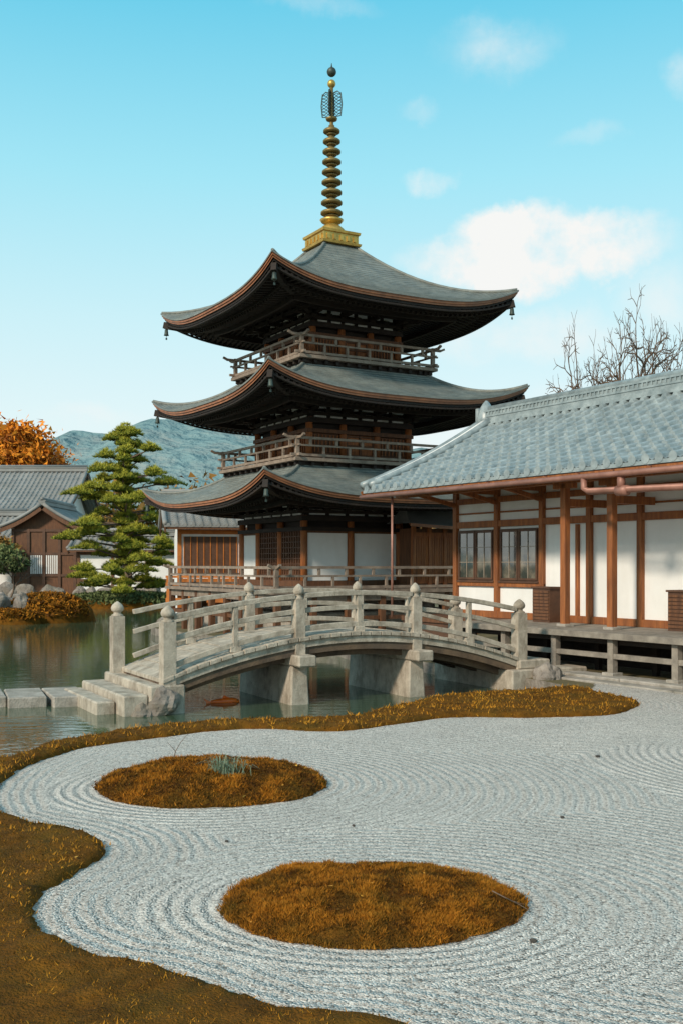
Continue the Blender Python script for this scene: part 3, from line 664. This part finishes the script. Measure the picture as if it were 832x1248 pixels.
# ------------------------------------------------------------------ bridge
BR=root('arched_garden_bridge',(-2.86,17.6,0),radians(27.5))
LB=7.14; W=2.25
qf=lambda x:((x-LB/2)/(LB/2))**2
dz=lambda x:1.0-.64*qf(x)
xsB=np.linspace(-.12,LB+.12,33)
mb=MB()
nb=36
for i in range(nb):
    xa=-.12+(LB+.24)*i/nb; xb=-.12+(LB+.24)*(i+1)/nb-.014
    za,zb_=dz(xa),dz(xb); y0,y1=-.13+random.uniform(-.012,.012),W+.13; j=random.uniform(-.007,.007)
    mb.add([(xa,y0,za-.07),(xb,y0,zb_-.07),(xb,y1,zb_-.07),(xa,y1,za-.07),(xa,y0,za+j),(xb,y0,zb_+j),(xb,y1,zb_+j),(xa,y1,za+j)],[(0,3,2,1),(4,5,6,7),(0,1,5,4),(1,2,6,5),(2,3,7,6),(3,0,4,7)],0)
mb.build('deck_planks',['bridge'],BR,.006)
mb=MB()
def arcbeam(y0,y1,t0,t1,mi,extra=0):
    r=[[],[],[],[],[]]
    for x in xsB:
        a=dz(x)-t0; b=dz(x)-t1-extra*qf(x)
        for k,p in enumerate(((x,y0,a),(x,y1,a),(x,y1,b),(x,y0,b),(x,y0,a))): r[k].append(p)
    mb.grid(r,mi,False)
    for s_ in(0,-1): mb.add([r[0][s_],r[1][s_],r[2][s_],r[3][s_]],[(0,1,2,3)],mi)
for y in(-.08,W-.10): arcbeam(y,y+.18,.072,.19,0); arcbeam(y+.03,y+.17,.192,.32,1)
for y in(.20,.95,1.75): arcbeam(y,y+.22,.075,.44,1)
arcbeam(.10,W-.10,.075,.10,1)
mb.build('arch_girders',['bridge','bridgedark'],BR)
mb=MB()
def post(x,y,zb,zt,r=.10):
    mb.box(x-r,x+r,y-r,y+r,zb,zt-.27,0); z=zt-.27
    mb.lathe([(r*.98,0),(r*1.0,.02),(r*.62,.045),(r*.58,.075),(r*.95,.10),(r*1.05,.15),(r*.85,.205),(r*.4,.25),(r*.08,.275)],14,(x,y,z),0)
PX=[0,LB/3,2*LB/3,LB]; ZT=[1.52,1.86,1.86,1.52]
rt=lambda x:1.69-.38*qf(x)
for side,y in((0,0.),(1,W)):
    for x,zt in zip(PX,ZT):
        xx=x; yy=y
        if side and x==0: xx,yy=-.18,y+.12
        post(xx,yy,dz(x)-.35 if 0<x<LB else -.1,zt,.095 if 0<x<LB else .115)
    for f,w_,h in((lambda x:rt(x),.12,.085),(lambda x:rt(x)*.55+(dz(x)+.13)*.45,.07,.085),(lambda x:dz(x)+.13,.08,.09)):
        for a,b in zip(PX[:-1],PX[1:]):
            xs_=np.linspace(a+.09,b-.09,7)
            for p,q in zip(xs_[:-1],xs_[1:]): mb.beam((p-.004,y,f(p)),(q+.004,y,f(q)),w_,h,0)
    for a,b in zip(PX[:-1],PX[1:]):
        x=(a+b)/2; mb.box(x-.045,x+.045,y-.045,y+.045,dz(x)-.02,rt(x)-.04,0); mb.box(x-.10,x+.10,y-.058,y+.058,dz(x)-.01,dz(x)+.09,0)
mb.build('railings',['bridge'],BR,.012)
mb=MB()
for x in PX[1:3]:
    z=dz(x)-.30
    mb.box(x-.17,x+.17,-.38,W+.38,z-.20,z+.0,0)
    vs=[(x-.15,-.05,z-.2),(x+.15,-.05,z-.2),(x+.15,W+.05,z-.2),(x-.15,W+.05,z-.2),(x-.22,-.10,-1.2),(x+.22,-.10,-1.2),(x+.22,W+.1,-1.2),(x-.22,W+.1,-1.2)]
    mb.add(vs,[(3,2,1,0),(4,5,6,7),(0,1,5,4),(1,2,6,5),(2,3,7,6),(3,0,4,7)],0)
mb.box(LB-.35,LB+1.5,-.25,W+.3,-1.2,.16,0); mb.box(LB-.1,LB+.65,-.15,W+.2,.16,.34,0)
mb.box(-.35,.25,-.16,W+.4,-1.2,.22,0)
mb.box(-.78,-.36,-.10,W+.35,-1.2,.08,0)
mb.box(-1.12,-.79,.30,W+.3,-1.2,-.04,0)
mb.build('piers_and_abutments',['bridge'],BR,.025)

# ------------------------------------------------------------------ stepping slabs
mb=MB()
for i in range(9):
    cx=-4.25-i*.68; cy=19.0+.08*sin(i*1.7)-.02*i
    hx,hy=.315,.72; a=radians(22+2*sin(i*2.1)); vs=[]
    for z in(-1.1,-.07+.01*sin(i*3)):
        for sx,sy in((-1,-1),(1,-1),(1,1),(-1,1)):
            x=sx*hx*(1+.04*sin(i+sx));y=sy*hy*(1+.04*sin(2*i+sy)); vs.append((cx+x*cos(a)-y*sin(a),cy+x*sin(a)+y*cos(a),z))
    mb.add(vs,[(0,3,2,1),(4,5,6,7),(0,1,5,4),(1,2,6,5),(2,3,7,6),(3,0,4,7)],0)
mb.build('stepping_stones',['stone'],None,.02)

# ------------------------------------------------------------------ rocks
def rock_into(mb,c,r,seed):
    import bmesh as B
    bm=B.new(); B.ops.create_icosphere(bm,subdivisions=3,radius=1)
    for v in bm.verts:
        p=v.co.copy(); n1=noise.noise(p*1.1+Vector((seed,0,0))); n2=noise.noise(p*2.7+Vector((0,seed,0)))
        q=p*(1+.35*n1+.16*n2); v.co=Vector((c[0]+q.x*r[0],c[1]+q.y*r[1],c[2]+q.z*r[2]))
    bm.verts.index_update()
    mb.add([v.co for v in bm.verts],[tuple(v.index for v in f.verts) for f in bm.faces],0,False); bm.free()
def rocks(name,lst,mk='rock'):
    mb=MB()
    for i,(c,r) in enumerate(lst): rock_into(mb,c,r,i*3.7+len(lst))
    return mb.build(name,[mk])
rocks('boulder',[((-2.92,17.42,-.05),(.26,.22,.26))])
rocks('boulder',[((-3.22,17.30,-.22),(.20,.18,.17))])
rocks('boulder',[((3.95,20.55,.05),(.28,.3,.26))])
lst=[]
for i in range(16):
    lst.append(((-15.6+random.uniform(0,2.7),44.8+random.uniform(-.5,2.4),.0+random.uniform(0,.5)),(random.uniform(.3,.6),random.uniform(.3,.6),random.uniform(.3,.65))))
rocks('garden_rocks',lst)
lst=[]
for i in range(46):
    x=-34+i*.62+random.uniform(-.2,.2); lst.append(((x,62.0-(.0 if x<-14 else (x+14)*.25)+random.uniform(-.2,.3),-.05),(random.uniform(.35,.7),.4,random.uniform(.25,.55))))
for i in range(22):
    f=i/21; lst.append(((-6.6-2.5*max(0,(f-.5))*2+random.uniform(-.15,.15),40+18*f,-.1),(.4,.5,random.uniform(.25,.45))))
rocks('shore_stones',lst)
lst=[]
for i in range(14):
    lst.append(((-24+i*.95+random.uniform(-.3,.3),66.3,.3),(random.uniform(.4,.7),.5,random.uniform(.4,.75))))
rocks('stone_embankment',lst)
rocks('pebbles',[((1.11,6.18,.022),(.022,.016,.012)),((-.9,8.4,.022),(.014,.012,.01)),((1.9,9.2,.022),(.018,.014,.012)),((2.2,6.6,.02),(.014,.011,.01)),((.1,8.9,.022),(.014,.012,.01)),((2.9,12.1,.024),(.03,.022,.014))],'pebble')
def hump(name,c,r,h,mk='mossb'):
    mb=MB(); rows=[]
    for i in range(13):
        f=i/12; rows.append([(c[0]+r[0]*(1-f)*cos(a)*(1+.12*sin(3*a)),c[1]+r[1]*(1-f)*sin(a)*(1+.1*sin(2*a+1)),-.35+(h+.35)*sqrt(max(0,1-(1-f)**2.4))+.06*h*sin(a*4+f*5)) for a in np.linspace(0,2*pi,29)])
    mb.grid(rows,0,True); return mb.build(name,[mk])
def fuzz(name,c,r,h,n,mk,sz):
    a=rng.uniform(0,2*pi,n); q=np.sqrt(rng.random(n)); x=c[0]+r[0]*q*np.cos(a);y=c[1]+r[1]*q*np.sin(a); z=-.05+h*np.sqrt(np.maximum(0,1-q**2.4))
    P=np.stack([np.stack([x,y,z],1)]*3,1)+rng.normal(0,sz,(n,3,3)); return tri_obj(name,P,rng.random(n),mk)
hump('moss_island',(-12.6,45.8),(1.9,1.7),.95); fuzz('island_moss',(-12.6,45.8),(1.8,1.6),1.0,6000,'mossred',.06)
hump('moss_island',(-13.6,43.9),(1.2,.7),.35); fuzz('island_moss',(-13.6,43.9),(1.15,.65),.4,2500,'mossred',.05)
hump('pine_mound',(-12.2,60.5),(4.0,2.0),.62); fuzz('pine_mound_grass',(-12.2,60.5),(3.9,1.9),.65,7000,'green',.08)

# ------------------------------------------------------------------ trees
def smooth3(pts,n):
    P=[np.array(p,float) for p in pts]; out=[];L_=len(P)
    for i in range(L_-1):
        p0,p1,p2,p3=P[max(i-1,0)],P[i],P[i+1],P[min(i+2,L_-1)]
        for k in range(n):
            t=k/n; out.append(.5*((2*p1)+(-p0+p2)*t+(2*p0-5*p1+4*p2-p3)*t*t+(-p0+3*p1-3*p2+p3)*t**3))
    out.append(P[-1]); return [tuple(p) for p in out]
def pine(name,loc):
    random.seed(19)
    r=root(name,loc); tk=MB()
    tp=[(0,0,-.3),(.25,0,1.2),(-.2,.1,2.6),(.2,0,4.2),(-.1,-.1,5.8),(.15,0,7.4),(.15,0,8.9)]
    tk.tube(smooth3(tp,5),list(np.linspace(.26,.03,31)),8,0)
    pads=[]
    env=lambda z:np.interp(z,[.6,2.2,4.5,6.2,7.4,8.4,9.2],[2.7,3.1,3.0,2.7,2.1,1.3,.5])
    ga=0
    for z in [.8,1.4,2.0,2.6,3.2,3.8,4.5,5.1,5.8,6.4,7.0,7.6,8.1,8.6,9.1]:
        n=6 if z<7 else (4 if z<8.4 else 3)
        for j in range(n):
            ga+=2.4+random.uniform(-.5,.5); R=env(z)*random.uniform(.35,1.08); pr=random.uniform(.4,.9)*(1 if z<7.3 else .72)
            c=(R*cos(ga),R*sin(ga),z+random.uniform(-.35,.35)-.06*R); pads.append((c,pr))
            zz=z-.5; b=(.05,0,max(.4,zz)); tk.tube([b,(c[0]*.5,c[1]*.5,(b[2]+c[2])/2-.05),(c[0],c[1],c[2]-.08)],[.07,.05,.02],5,0)
    for z in np.arange(1.9,9.2,.45): pads.append(((.05,0,z),.5))
    tk.build('trunk_and_limbs',['bark'],r)
    PP=[];VV=[]
    for c,pr in pads:
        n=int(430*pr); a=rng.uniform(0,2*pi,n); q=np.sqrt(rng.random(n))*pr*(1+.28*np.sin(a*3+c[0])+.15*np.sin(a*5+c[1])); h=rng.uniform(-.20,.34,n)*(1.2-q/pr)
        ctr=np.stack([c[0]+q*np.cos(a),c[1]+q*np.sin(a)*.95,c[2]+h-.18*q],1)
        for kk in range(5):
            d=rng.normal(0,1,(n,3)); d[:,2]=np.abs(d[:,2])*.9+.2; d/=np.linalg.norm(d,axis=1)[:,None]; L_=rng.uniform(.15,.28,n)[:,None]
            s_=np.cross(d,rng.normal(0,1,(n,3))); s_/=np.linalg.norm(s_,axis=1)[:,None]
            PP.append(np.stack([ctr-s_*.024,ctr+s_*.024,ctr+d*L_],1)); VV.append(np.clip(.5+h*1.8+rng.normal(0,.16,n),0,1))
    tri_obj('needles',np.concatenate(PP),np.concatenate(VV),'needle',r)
pine('pine_tree',(-12.2,60,.45))

def limbs(mb,p,d,l,r,depth,ends,spread=.55,up=.12,kids=(2,3),jit=.16,rk=.64):
    pts=[p];rad=[r];q=Vector(p);dd=Vector(d).normalized()
    for i in range(3):
        dd=(dd+Vector((random.gauss(0,jit),random.gauss(0,jit),random.gauss(0,jit*.7)+up*.3))).normalized(); q=q+dd*(l/3); pts.append(q.copy()); rad.append(r*(1-.13*(i+1)))
    mb.tube(pts,rad,8 if depth>4 else (5 if depth>2 else 3),0,False)
    if depth==0: ends.append(q.copy()); return
    ph=random.uniform(0,2*pi); kk=random.choice(kids)
    o1=dd.orthogonal().normalized(); o2=dd.cross(o1)
    for k in range(kk):
        an=ph+2*pi*k/kk+random.uniform(-.5,.5); a=o1*cos(an)+o2*sin(an)
        nd=(dd+a*random.uniform(spread*.6,spread*1.3)+Vector((0,0,up))).normalized()
        st=pts[-1] if k<2 else pts[2]
        limbs(mb,st,nd,l*random.uniform(.68,.86),r*rk,depth-1,ends,spread,up,kids,jit,rk)
def bare(name,loc,h,rad,seed,depth=7):
    random.seed(seed); r=root(name,loc); mb=MB(); ends=[]
    limbs(mb,Vector((0,0,0)),(0.0,0,1),h*.24,h*.030,depth,ends,.68,.02,(2,3),.24,.67)
    V=np.array([tuple(v) for v in mb.v]); zmax=V[:,2].max(); cx,cy=np.median(V[:,0]),np.median(V[:,1]); f=np.clip(V[:,2]/(h*.2),0,1)
    rr=np.percentile(np.hypot(V[:,0]-cx,V[:,1]-cy),96); V[:,0]=(V[:,0]-cx*f)*1.0; V[:,1]=(V[:,1]-cy*f); k=1+(rad/rr-1)*f
    V[:,0]*=k; V[:,1]*=k; V[:,2]*=h/zmax; mb.v=[tuple(v) for v in V]
    mb.build('trunk_and_branches',['bark'],r)
bare('bare_tree',(12.9,45,0),13.6,3.9,21,8); bare('bare_tree',(18.3,50,0),16.0,4.2,5,7)
random.seed(3)
def leafy(name,loc,h,rad,mk,n=9000,ls=.22,seed=1):
    random.seed(seed); r=root(name,loc); mb=MB(); ends=[]
    limbs(mb,Vector((0,0,0)),(0,0,1),h*.28,h*.022,4,ends,.7,.1)
    mb.build('trunk_and_limbs',['bark'],r)
    m_=70; u=rng.normal(0,1,(m_,3)); u/=np.linalg.norm(u,axis=1)[:,None]; u[:,2]=np.abs(u[:,2])*1.1-.25
    E=np.array([0,0,h*.60])+u*np.array([rad*.78,rad*.78,h*.33])*rng.uniform(.55,1,(m_,1))
    idx=rng.integers(0,len(E),n); sig=rad*.16
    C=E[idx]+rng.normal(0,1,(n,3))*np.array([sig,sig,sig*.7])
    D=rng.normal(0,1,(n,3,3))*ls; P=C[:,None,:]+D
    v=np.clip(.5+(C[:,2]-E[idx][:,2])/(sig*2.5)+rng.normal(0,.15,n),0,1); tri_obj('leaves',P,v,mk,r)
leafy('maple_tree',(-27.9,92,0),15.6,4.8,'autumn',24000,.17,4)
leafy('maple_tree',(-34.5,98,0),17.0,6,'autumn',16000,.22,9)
leafy('shrub',(-15.2,48.5,.2),3.2,1.1,'green',5000,.06,2)
leafy('garden_tree',(-22.0,67.6,0),4.4,1.7,'autumn2',5000,.10,12)
P=[];V=[]
for i in range(46):
    x=-60+i*3.4+random.uniform(-1,1); y=125+random.uniform(-5,12); h=random.uniform(7.5,10.8) if x<-28 or x>-6 else random.uniform(11,13.2); n=900
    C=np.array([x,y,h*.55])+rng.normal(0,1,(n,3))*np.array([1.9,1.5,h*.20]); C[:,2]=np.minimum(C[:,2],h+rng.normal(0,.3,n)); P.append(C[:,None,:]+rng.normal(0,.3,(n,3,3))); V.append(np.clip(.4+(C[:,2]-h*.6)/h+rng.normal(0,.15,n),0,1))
tri_obj('distant_trees',np.concatenate(P),np.concatenate(V),'autumn2')
# hills
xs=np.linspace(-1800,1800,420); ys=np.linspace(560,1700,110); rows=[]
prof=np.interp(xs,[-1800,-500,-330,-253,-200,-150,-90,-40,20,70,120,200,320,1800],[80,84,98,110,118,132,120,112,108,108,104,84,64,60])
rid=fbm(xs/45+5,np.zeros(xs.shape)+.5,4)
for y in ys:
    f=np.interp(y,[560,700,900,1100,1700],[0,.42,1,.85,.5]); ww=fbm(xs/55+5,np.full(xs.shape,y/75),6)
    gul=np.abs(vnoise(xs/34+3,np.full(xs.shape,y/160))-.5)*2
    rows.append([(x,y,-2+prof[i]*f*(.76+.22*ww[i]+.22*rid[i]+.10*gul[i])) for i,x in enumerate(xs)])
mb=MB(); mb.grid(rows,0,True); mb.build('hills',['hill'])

# ------------------------------------------------------------------ background buildings
def house(name,loc,rz,L_,W_,ze,zr,over=.8,wall='plaster',sp=.36,windows=True,roofm='tileold',post='brownwood',base='brownwood'):
    r=root(name,loc,rz); mb=MB()
    tiled(mb,-over,L_+over,-over,ze,W_/2,zr,sp,12,.15,0,True,.04,.08); tiled(mb,-over,L_+over,W_+over,ze,W_/2,zr,sp,12,.15,0,False,.04,.08)
    for i,(w_,h) in enumerate(((.24,.14),(.2,.12),(.24,.06))): mb.box(-over,L_+over,W_/2-w_,W_/2+w_,zr-.02+.13*i,zr-.02+.13*i+h,0)
    mb.tube([(-over,W_/2,zr+.38),(L_+over,W_/2,zr+.38)],.12,8,0)
    for x in(-over+.05,L_+over-.05):
        for s_ in(0,1):
            P=[(x,(-over+(W_/2+over)*v) if s_==0 else (W_+over-(W_/2+over)*v),ze+(zr-ze)*v-.6*v*(1-v)+.10) for v in np.linspace(0,.97,9)]; mb.tube(P,.12,6,0)
            P2=[(p[0],p[1],p[2]-.28) for p in P]
            for a,b in zip(P2[:-1],P2[1:]): mb.beam(a,b,.06,.25,2)
    mb.grid([[(-over,-over+.05,ze-.06),(L_+over,-over+.05,ze-.06)],[(-over,0,ze+.05),(L_+over,0,ze+.05)]],2,False)
    mb.box(-over,L_+over,-over+.03,-over+.1,ze-.15,ze-.03,2)
    for x in np.arange(-over+.2,L_+over,.45): mb.beam((x,-over+.05,ze-.11),(x,0.1,ze-.02),.08,.1,2)
    mb.build('roof',[roofm,'plaster','brownwood'],r)
    mb=MB(); mb.box(0,L_,0,W_,-.3,ze,0)
    for x in(0,L_): mb.add([(x,0,ze),(x,W_,ze),(x,W_/2,zr-.2)],[(0,1,2)],0)
    n=max(2,int(L_/1.9))
    for i in range(n+1): x=L_*i/n; mb.box(x-.09,x+.09,-.06,.05,0,ze,1)
    for z in(.25,ze*.38,ze-.25): mb.box(-.05,L_+.05,-.05,.03,z-.09,z+.09,1)
    mb.box(-.02,L_+.02,-.04,.02,.0,ze*.33,2)
    if windows:
        for i in range(n):
            if i%2==0:
                a=L_*i/n+.2;b=L_*(i+1)/n-.2; mb.box(a,b,-.03,.02,ze*.42,ze-.45,3)
                for q in range(9): x=a+(b-a)*q/8; mb.box(x-.02,x+.02,-.055,-.031,ze*.42,ze-.45,1)
    mb.build('walls',[wall,post,base,'frame'],r); return r
house('temple_hall',(-37,78,0),0,16.2,9,6.2,9.4,1.2,'plaster')
g=house('gate_house',(-17.2,69.2,0),radians(90),6.5,4.0,4.55,6.05,.75,'brownwood')
mb=MB(); mb.box(-21.25,-17.15,69.0,69.15,0,4.5,0)
for x in(-21.2,-20.2,-19.2,-18.2,-17.2): mb.box(x-.09,x+.09,68.9,69.0,0,4.5,1)
for z in(1.5,2.9,4.4): mb.box(-21.3,-17.1,68.92,68.995,z-.08,z+.08,1)
for a,b in((-20.1,-19.3),(-19.1,-18.3)):
    mb.box(a,b,68.95,68.999,1.6,2.8,2)
    for q in range(7): x=a+(b-a)*q/6; mb.box(x-.02,x+.02,68.93,68.949,1.6,2.8,0)
gf=mb.build('gate_front',['brownwood','frame','plaster'])
gf.parent=g; gf.matrix_parent_inverse=(Matrix.Translation((-17.2,69.2,0))@Matrix.Rotation(radians(90),4,'Z')).inverted()
house('long_gallery',(-16.6,67.5,0),0,8.6,2.4,3.15,4.05,.6,'plaster',.34,windows=False,base='plaster')
house('storehouse',(-29.5,72,0),0,7.0,4.0,4.0,5.6,.7,'plaster')
house('side_hall',(-7.2,47.5,0),radians(12),5.5,4.0,3.9,5.2,.7,'plaster',post='orange',base='redwood')
mb=MB()
mb.box(-7.6,-2,46.2,46.35,1.25,1.42,0); mb.box(-7.6,-2,46.2,46.3,.55,.75,0); mb.box(-7.6,-2,46.35,48,.95,1.05,1)
for x in np.arange(-7.5,-2,.9): mb.box(x-.06,x+.06,46.18,46.33,-.3,1.7,0)
mb.box(-7.6,-2,46.2,46.3,1.62,1.72,0)
mb.build('vermilion_fence',['orange','brownwood'])
mb=MB(); mb.box(-40,-21.5,70.2,70.5,0,1.7,0); mb.box(-40,-21.5,70.0,70.7,1.7,1.8,1); mb.build('garden_wall',['plaster','tileold'])

# ------------------------------------------------------------------ small things
mb=MB()
random.seed(8)
for i in range(130):
    a=random.uniform(0,2*pi); l=random.uniform(.10,.28); t_=random.uniform(.3,1.3); b=Vector((-1.12+random.gauss(0,.08),10.35+random.gauss(0,.06),.165)); dx=Vector((cos(a),sin(a),0))
    p1=b+dx*l*.3*t_+Vector((0,0,l*.6)); p2=b+dx*l*t_+Vector((0,0,l*(.95-.4*t_))); s_=Vector((-sin(a),cos(a),0))*.004
    mb.add([b-s_,b+s_,p1+s_*.8,p1-s_*.8,p2],[(0,1,2,3),(3,2,4)],0)
mb.build('grass_tuft',['tuft'])
mb=MB()
mb.tube([(-1.75,11.1,.14),(-1.72,11.08,.26),(-1.66,11.05,.36),(-1.58,11.0,.45)],[.006,.005,.004,.002],4,0); mb.tube([(-1.72,11.08,.26),(-1.80,11.05,.36)],[.004,.002],4,0)
mb.build('twig',['bark'])
mb=MB()
mb.tube([(.95,6.75,.135),(1.03,6.68,.11),(1.1,6.6,.095),(1.16,6.55,.07)],[.004,.0035,.003,.002],4,0); mb.tube([(1.03,6.68,.11),(1.05,6.6,.12),(1.12,6.56,.11)],[.003,.002,.001],4,0)
mb.build('twig',['bark'])
def koi(loc,rz,sc=1):
    mb=MB(); n=12; st=[(-.24,.006,.03),(-.2,.018,.035),(-.12,.038,.05),(0,.055,.062),(.1,.052,.058),(.18,.035,.04),(.22,.012,.015)]
    rows=[[(x,w_*cos(a),h*sin(a)) for a in np.linspace(0,2*pi,n+1)] for x,w_,h in st]; mb.grid(rows,0,True)
    mb.add([(-.22,0,.0),(-.36,.02,.07),(-.31,0,.0),(-.36,-.02,-.06)],[(0,1,2),(0,2,3)],0)
    mb.add([(-.06,0,.05),(.07,0,.055),(-.03,0,.10)],[(0,1,2)],0)
    for s_ in(-1,1): mb.add([(.1,s_*.045,-.01),(.04,s_*.12,-.02),(.02,s_*.045,-.01)],[(0,1,2)],0)
    for s_ in(-1,1): mb.lathe(ball(.008,0),6,(.18,s_*.03,.018),1)
    o=mb.build('koi_fish',['koi','frame'],None,0,loc,rz); o.scale=(sc,)*3
koi((-2.05,18.95,-.235),radians(25),1.15)
